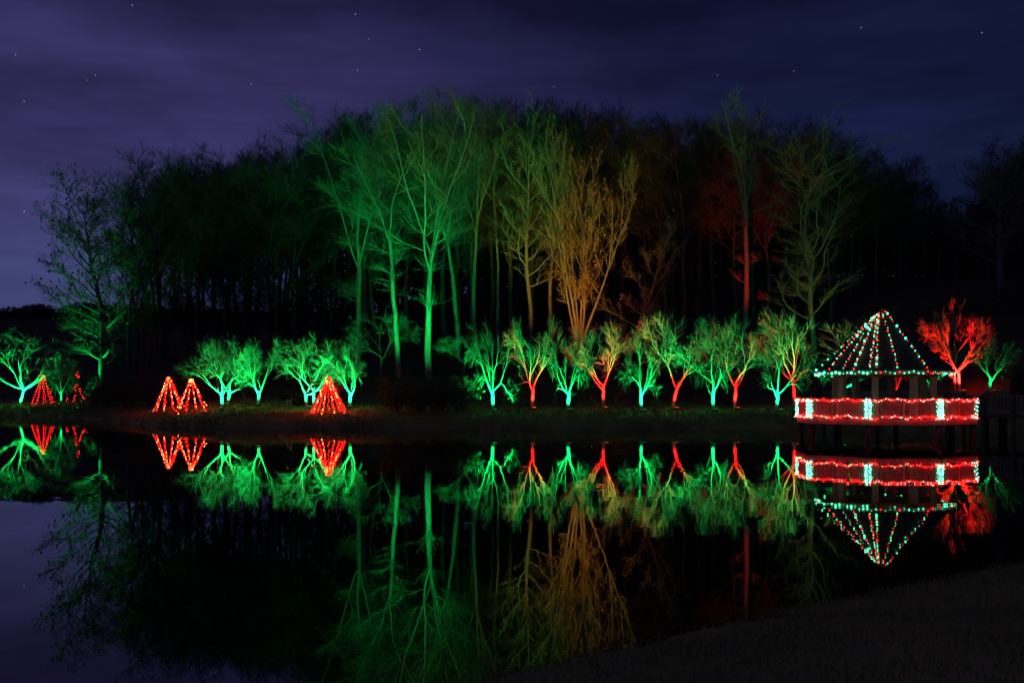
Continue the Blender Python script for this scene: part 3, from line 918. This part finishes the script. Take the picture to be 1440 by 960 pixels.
for k in range(8):
    a, b_ = corner(k, RD + .03), corner(k + 1, RD + .03)
    mb = MB(); mb.bar((*(a * .985 + b_ * .015), .795), (*(a * .015 + b_ * .985), .795), .05, .22)
    gpart(mb, 'fascia_board', M['rail_wood'])
    c = corner(k, RD - .12)
    mb = MB(); mb.tube([(*c, -1.2), (*c, .3), (*c, .68)], (.13, .125, .12), 10, True); gpart(mb, 'pile', M['dark_wood'], smooth=True)
    c = corner(k, RD - .02)
    mb = MB(); mb.box((*c, (DECK_Z + RAIL_Z) / 2 - .08), (.15, .15, RAIL_Z - DECK_Z + .30), YAW(k)); mb.box((*c, RAIL_Z + .09), (.2, .2, .05), YAW(k), .7)
    gpart(mb, 'rail_post', M['rail_wood'])
    a, b_ = corner(k, RD - .02), corner(k + 1, RD - .02)
    u = (b_ - a) / np.linalg.norm(b_ - a)
    a2, b2 = a + u * .08, b_ - u * .08
    mb = MB(); mb.bar((*a2, RAIL_Z), (*b2, RAIL_Z), .12, .045); gpart(mb, 'top_rail', M['rail_wood'])
    mb = MB(); mb.bar((*a2, DECK_Z + .11), (*b2, DECK_Z + .11), .05, .07); gpart(mb, 'bottom_rail', M['rail_wood'])
    mid = (a + b_) / 2
    mb = MB(); mb.box((*mid, (DECK_Z + RAIL_Z) / 2 - .1), (.09, .09, RAIL_Z - DECK_Z + .14), YAW(k + .5)); gpart(mb, 'middle_post', M['rail_wood'])
    front = k in (7, 0, 6, 1)
    stuff = MB()
    nb_ = 30
    for j in range(nb_):
        t = (j + .5) / nb_
        if abs(t - .5) < .03: continue
        c = a2 * (1 - t) + b2 * t
        if k in (6, 7, 0) and j not in (14, 15):
            m2 = MB(); m2.box((*c, (DECK_Z + .145 + RAIL_Z - .02) / 2), (.035, .035, RAIL_Z - DECK_Z - .17), YAW(k + .5)); gpart(m2, 'baluster', M['rail_wood'])
        else:
            stuff.box((*c, (DECK_Z + .145 + RAIL_Z - .02) / 2), (.035, .035, RAIL_Z - DECK_Z - .17), YAW(k + .5))
    if stuff.n:
        gpart(stuff, 'baluster', M['rail_wood'])['kind'] = 'stuff'
    # pavilion pillars and beam
    c = corner(k, RP, RC)
    mb = MB(); mb.box((*c, (DECK_Z + 2.8) / 2 + .001), (.25, .25, 2.8 - DECK_Z), YAW(k)); mb.box((*c, 2.74), (.34, .34, .06), YAW(k)); mb.box((*c, DECK_Z + .12), (.31, .31, .2), YAW(k))
    gpart(mb, 'pillar', M['wood'])
    a, b_ = corner(k, RP, RC), corner(k + 1, RP, RC)
    mb = MB(); mb.bar((*(a * .98 + b_ * .02), 2.9), (*(a * .02 + b_ * .98), 2.9), .16, .2); gpart(mb, 'beam', M['wood'])
    a, b_ = corner(k, RR - .04, RC), corner(k + 1, RR - .04, RC)
    mb = MB(); mb.bar((*(a * .99 + b_ * .01), EAVE_Z - .075), (*(a * .01 + b_ * .99), EAVE_Z - .075), .05, .14); gpart(mb, 'eave_board', M['wood'])
# bench inside
for k in (2, 3, 4, 5):
    a, b_ = corner(k, RP - .35, RC), corner(k + 1, RP - .35, RC)
    mb = MB(); mb.bar((*(a * .95 + b_ * .05), 1.35), (*(a * .05 + b_ * .95), 1.35), .38, .06)
    for t in (.15, .85):
        c = a * (1 - t) + b_ * t
        mb.box((*c, (DECK_Z + 1.32) / 2), (.08, .3, 1.32 - DECK_Z))
    gpart(mb, 'bench', M['wood'])
# roof: stepped shingle courses
mb = MB()
courses = 22
for q in range(courses):
    t0, t1 = q / courses, (q + 1) / courses
    r0_, r1_ = RR + (CAP_R - RR) * t0 + .02, RR + (CAP_R - RR) * t1 + .02
    z0, z1 = EAVE_Z + (CAP_Z - EAVE_Z) * t0 + .02, EAVE_Z + (CAP_Z - EAVE_Z) * t1
    v = [(*corner(k, r0_, RC), z0 - .02) for k in range(8)] + [(*corner(k, r0_ + .005, RC), z0 + .012) for k in range(8)] + [(*corner(k, r1_, RC), z1 + .012) for k in range(8)]
    mb.add(v, [(k, (k + 1) % 8, 8 + (k + 1) % 8, 8 + k) for k in range(8)] + [(8 + k, 8 + (k + 1) % 8, 16 + (k + 1) % 8, 16 + k) for k in range(8)])
mb.add([(*corner(k, RR, RC), EAVE_Z - .003) for k in range(8)] , [tuple(range(8))[::-1]])
mb.add([(*corner(k, CAP_R + .05, RC), CAP_Z + .015) for k in range(8)] + [(*corner(k, CAP_R + .05, RC), CAP_Z + .05) for k in range(8)] + [(*RC, PEAK_Z)], [(k, (k + 1) % 8, 8 + (k + 1) % 8, 8 + k) for k in range(8)] + [(8 + k, 8 + (k + 1) % 8, 16) for k in range(8)])
roof = gpart(mb, 'roof', M['shingle'])
mb = MB(); mb.tube([(*RC, PEAK_Z - .1), (*RC, PEAK_Z + .04), (*RC, PEAK_Z + .12), (*RC, PEAK_Z + .2)], (.10, .11, .05, .015), 10, True)
gpart(mb, 'finial', M['dark_wood'], roof, True)

# ------------------------------------------------------------------ light strings
def string_thing(name, path, bulbs, label, group, cat='light string', wire_r=.007):
    """path: wire points; bulbs: list of (pos, part name, mesh)"""
    o0 = np.array(path[0])
    root = empty(name, tuple(o0), label, cat, group)
    mb = MB(); mb.tube(np.array(path) - o0, np.full(len(path), wire_r), 4)
    mb.build('wire', M['wire'], root)
    for (p_, nm, me_) in bulbs:
        link_mesh(nm, me_, root, tuple(np.array(p_) - o0))
    return root
big_g, *_ = ico_mesh('green_bulb', M['bulb_green'], .052, 1.2)
big_r, *_ = ico_mesh('red_bulb', M['bulb_red'], .037, 1.2)
sm_g, *_ = ico_mesh('green_bulb', M['bulb_green'], .031, 1.2)
sm_r, *_ = ico_mesh('red_bulb', M['bulb_red'], .032, 1.2)
dm_g, *_ = ico_mesh('green_bulb', M['dim_green'], .028, 1.2)
dm_r, *_ = ico_mesh('red_bulb', M['dim_red'], .029, 1.2)
mini_r, *_ = ico_mesh('bulb', M['rail_red'], .023)
mini_t, *_ = ico_mesh('bulb', M['post_teal'], .027)
cone_b, *_ = ico_mesh('bulb', M['cone_red'], .029)
cone_c, *_ = ico_mesh('bulb', M['cone_cream'], .029)
mini_p, *_ = ico_mesh('bulb', M['rail_pale'], .022)
cone_d, *_ = ico_mesh('bulb', M['cone_deep'], .030)

apex = np.array((*RC, PEAK_Z))
lr = np.random.default_rng(33)
RS = [(-2, 0.0, 'light string of green and red bulbs down the far left ridge of the gazebo roof'),
      (-1, .08, 'light string down the second roof ridge from the left of the gazebo'),
      (-1, .38, 'light string on the left front roof slope of the gazebo, next to the second ridge'),
      (-1, .63, 'light string on the left front roof slope of the gazebo, nearer the middle ridge'),
      (-1, .95, 'light string down the front middle ridge of the gazebo roof'),
      (0, .08, 'light string just right of the front middle ridge of the gazebo roof'),
      (0, .47, 'light string down the centre of the right front roof slope'),
      (1, .0, 'light string down the rightmost lit ridge of the gazebo roof')]
rt_ = norm(np.array((GC[1], -GC[0])))
for i, (k, f, lab) in enumerate(RS):
    e = corner(k, RR, RC) * (1 - f) + corner(k + 1, RR, RC) * f
    st = RC - rt_ * (.36 - .035 * i) + norm(e - RC) * .06 if i < 6 else RC + rt_ * (-.06 + .10 * (i - 6))
    pts = []; bl = []
    n_ = 18
    t0 = .01 + .05 * lr.uniform()
    for j in range(n_ + 1):
        t = t0 + (.99 - t0) * (j + lr.uniform(-.2, .2)) / n_
        xy = st * (1 - t) + e * t + lr.normal(0, .02, 2)
        p_ = np.array((*xy, roof_z(xy) + .07 + .03 * lr.uniform() + (.05 * (1 - t) ** 6 if i < 6 else 0)))
        pts.append(p_)
        if (i == 0 and .7 < t < .97 and j % 2): continue
        g_ = (j + i) % 2 == 0
        bigb = lr.uniform() < .36
        bl.append((p_ + np.array((0, -.02, .03)), 'green_bulb' if g_ else 'red_bulb', ((big_g if bigb else sm_g) if g_ else (big_r if bigb else sm_r)) if lr.uniform() > .22 else (dm_g if g_ else dm_r)))
    string_thing('light_string', pts, bl, lab, 'light strings on the gazebo roof')
pts = []; bl = []
for k in range(8):
    for j in range(12):
        t = j / 12
        e = corner(k - 2, RR + .05, RC) * (1 - t) + corner(k - 1, RR + .05, RC) * t
        p_ = np.array((*e, EAVE_Z - .02 - .07 * abs(math.sin(j * 1.57 / 1.5)) + lr.normal(0, .015)))
        pts.append(p_)
        g_ = lr.uniform() < .74
        bigb = lr.uniform() < .38
        bl.append((p_ - np.array((0, 0, .03)), 'green_bulb' if g_ else 'red_bulb', ((big_g if bigb else sm_g) if g_ else (big_r if bigb else sm_r)) if lr.uniform() > .22 else (dm_g if g_ else dm_r)))
pts.append(pts[0])
string_thing('light_string', pts, bl, 'light string of green and red bulbs all round the gazebo eaves', 'light strings on the gazebo roof')

names = {6: 'short leftmost', 7: 'left front', 0: 'right front', 1: 'right side'}
for k in (6, 7, 0, 1):
    a, b_ = corner(k, RD + .15), corner(k + 1, RD + .15)
    for zz, nm in ((RAIL_Z - .02, 'top'), (DECK_Z + .10, 'bottom')):
        pts = []; bl = []
        ph = lr.uniform(0, 6.28)
        n_ = 44
        for j in range(n_ + 1):
            t = .03 + .94 * j / n_
            e = a * (1 - t) + b_ * t
            wv = .035 * math.sin(t * 13 + ph) + .025 * math.sin(t * 31 + 2 * ph) + lr.normal(0, .018)
            p_ = np.array((*e, zz - .02 + wv))
            pts.append(p_)
            if lr.uniform() < .06: continue
            q = p_ + lr.normal(0, .012, 3)
            bl.append((q, 'bulb', mini_p if lr.uniform() < .3 else mini_r))
        string_thing('rail_light_string', pts, bl, f'wavy string of small red lights along the {nm} rail of the {names[k]} deck panel', 'red light strings on the deck railing')
pn = {6: 'leftmost', 7: 'second from left', 0: 'front middle', 1: 'front right', 2: 'far right'}
for k in (6, 7, 0, 1, 2):
    c = corner(k, RD - .02)
    pts = []; bl = []
    turns = 9 if k != 2 else 5
    n_ = 96 if k != 2 else 34
    for j in range(n_):
        t = j / (n_ - 1)
        a = t * turns * 6.283 + k
        rr = .112 / max(abs(math.cos((a % 1.5708) - .7854)), .7) * .85
        p_ = np.array((c[0] + rr * math.sin(a), c[1] + rr * math.cos(a), .94 + (RAIL_Z - .92) * t))
        p_ = p_ + lr.normal(0, .012, 3)
        pts.append(p_)
        bl.append((p_, 'bulb', mini_t))
    string_thing('post_light_wrap', pts, bl, f'teal fairy lights wrapped around the {pn[k]} rail post of the deck', 'teal light wraps on the rail posts')

# ------------------------------------------------------------------ boardwalk behind and right of the gazebo
bw = empty('boardwalk', (22, 49, 0), 'unlit wooden boardwalk with railing leading right from behind the gazebo', 'boardwalk')
O = np.array((22, 49, 0.0))
def bpart(mb, name, mat):
    mb.v = [v - O for v in mb.v]
    return mb.build(name, mat, bw)
line = [np.array(at(1180, 50.5)[:2]), np.array(at(1335, 51)[:2]), np.array(at(1384, 47.5)[:2]), np.array(at(1470, 45.5)[:2]), np.array(at(1560, 43.5)[:2])]
rz_ = [2.15, 2.12, 1.92, 1.86, 1.84]
dz_ = [1.15, 1.12, 1.0, .95, .95]
for s_ in range(4):
    a, b_ = line[s_], line[s_ + 1]
    u = (b_ - a) / np.linalg.norm(b_ - a)
    nn = np.array((-u[1], u[0]))
    mb = MB(); mb.bar((*(a + nn * .95 + u * .01), dz_[s_] - .06), (*(b_ + nn * .95 - u * .01), dz_[s_ + 1] - .06), 1.9, .1); bpart(mb, 'deck', M['dark_wood'])
    for off, tag_ in ((0, 'near'), (1.85, 'far')):
        A, B_ = a + nn * off, b_ + nn * off
        mb = MB(); mb.bar((*A, rz_[s_]), (*(B_ - u * .01), rz_[s_ + 1]), .13, .05); bpart(mb, 'top_rail', M['rail_wood'])
        mb = MB(); mb.bar((*A, dz_[s_] + .14), (*(B_ - u * .01), dz_[s_ + 1] + .14), .05, .07); bpart(mb, 'bottom_rail', M['wood'])
        L = np.linalg.norm(B_ - A)
        bal = MB()
        n_ = int(L / .13)
        for j in range(n_):
            t = (j + .5) / n_
            c = A * (1 - t) + B_ * t
            zr = rz_[s_] * (1 - t) + rz_[s_ + 1] * t; zd = dz_[s_] * (1 - t) + dz_[s_ + 1] * t
            bal.box((*c, (zr + zd + .14) / 2), (.035, .035, zr - zd - .2), math.atan2(u[1], u[0]))
        bpart(bal, 'baluster', M['wood'])['kind'] = 'stuff'
        for j in range(max(2, int(L / 2.0)) + (1 if s_ == 3 else 0)):
            t = j / max(2, int(L / 2.0))
            c = A * (1 - t) + B_ * t - nn * (.11 if off == 0 else -.11)
            zr = rz_[s_] * (1 - t) + rz_[s_ + 1] * t
            mb = MB(); mb.box((*c, (zr + .1 - 1.3) / 2), (.15, .15, zr + .1 + 1.3), math.atan2(u[1], u[0])); bpart(mb, 'rail_post', M['dark_wood'])

# ------------------------------------------------------------------ cone trees of red lights
CN = [(60, 110, 527, 31, 9, 11, 'deep', 0.0, 'farthest left cone of red lights beside the weeping tree'),
      (108, 111, 540, 34, 7, 8, 'deep', .35, 'sparse cone of red lights with a glowing tip, right of the farthest one'),
      (237, 74, 530, 42, 10, 18, 'warm', .08, 'left cone of the twin warm red light cones'),
      (269, 69, 533, 46, 10, 18, 'warm', .22, 'right cone of the twin warm red light cones, partly hidden low down'),
      (462, 64.5, 531, 50, 9, 25, 'warm', 0.0, 'single tall bright red light cone between the twin-trunk and open trees')]
cr_ = np.random.default_rng(91)
for (px, d, top, wpx, ns, nb_, kind, miss, lab) in CN:
    x, y, z = at(px, d)
    zt = z_at(top, d) - z
    rb = wpx / F_PX * d / 2
    root = empty('light_cone', (x, y, z), lab, 'light cone', 'cones of red lights on the left bank')
    mb = MB(); mb.tube([(0, 0, -.2), (0, 0, zt * .5), (0, 0, zt + .05)], (.025, .022, .02), 6, True); mb.build('pole', M['housing'], root)
    a = np.arange(25) * 6.2832 / 24
    mb = MB(); mb.tube(np.stack([np.cos(a) * rb, np.sin(a) * rb, np.full(25, .05)], 1), np.full(25, .012), 4); mb.build('base_ring', M['housing'], root)
    bm1, vv, ff = (cone_b, None, None) if kind == 'warm' else (cone_d, None, None)
    rest = MB()
    _, iv, if_ = ico_mesh('tmp', M['cone_red'], .029)
    cnt = 0
    order = sorted(range(ns), key=lambda s: math.sin(s * 6.2832 / ns + .35))     # strands nearest the camera first
    for s_ in order:
        an = s_ * 6.2832 / ns + .35
        foot = np.array((math.cos(an) * rb, math.sin(an) * rb, gz(x + math.cos(an) * rb, y + math.sin(an) * rb) - z + .04))
        tip = np.array((math.cos(an) * .09, math.sin(an) * .09, zt))
        w_ = MB(); w_.tube([tip, (tip + foot) / 2 - np.array((math.cos(an), math.sin(an), 0)) * .03, foot], (.006, .006, .006), 3)
        sw = w_.build('strand', M['wire'], root)
        for j in range(nb_):
            t = (j + .3) / nb_
            if cr_.uniform() < miss * (1 if t > .1 else 0): continue
            p_ = tip * (1 - t) + foot * t - np.array((math.cos(an), math.sin(an), 0)) * .03 * 4 * t * (1 - t) + cr_.normal(0, .019, 3)
            if cnt < 100:
                link_mesh('bulb', cone_c if kind == 'warm' and cr_.uniform() < .4 else bm1, root, tuple(p_)); cnt += 1
            else:
                rest.add(iv + p_, if_)
    if px == 108:
        for j in range(9):
            link_mesh('tip_bulb', bm1, root, tuple(np.array((.15, 0, z_at(528, d) - z)) + cr_.normal(0, .16, 3)))
    if rest.n:
        rest.build('bulb', M['cone_red'] if kind == 'warm' else M['cone_deep'], root)['kind'] = 'stuff'

# small pale signpost between the left trees
x, y, z = at(407, 69.5)
sp = empty('signpost', (x, y, z), 'small pale wooden post frame in the grass left of the twin-trunk tree', 'post')
mb = MB(); mb.box((-.13, 0, .25), (.05, .05, .6)); mb.box((.13, 0, .3), (.05, .05, .7)); mb.build('post', M['sign'], sp)
mb = MB(); mb.box((0, -.035, .42), (.4, .02, .1)); mb.build('crossboard', M['sign'], sp)
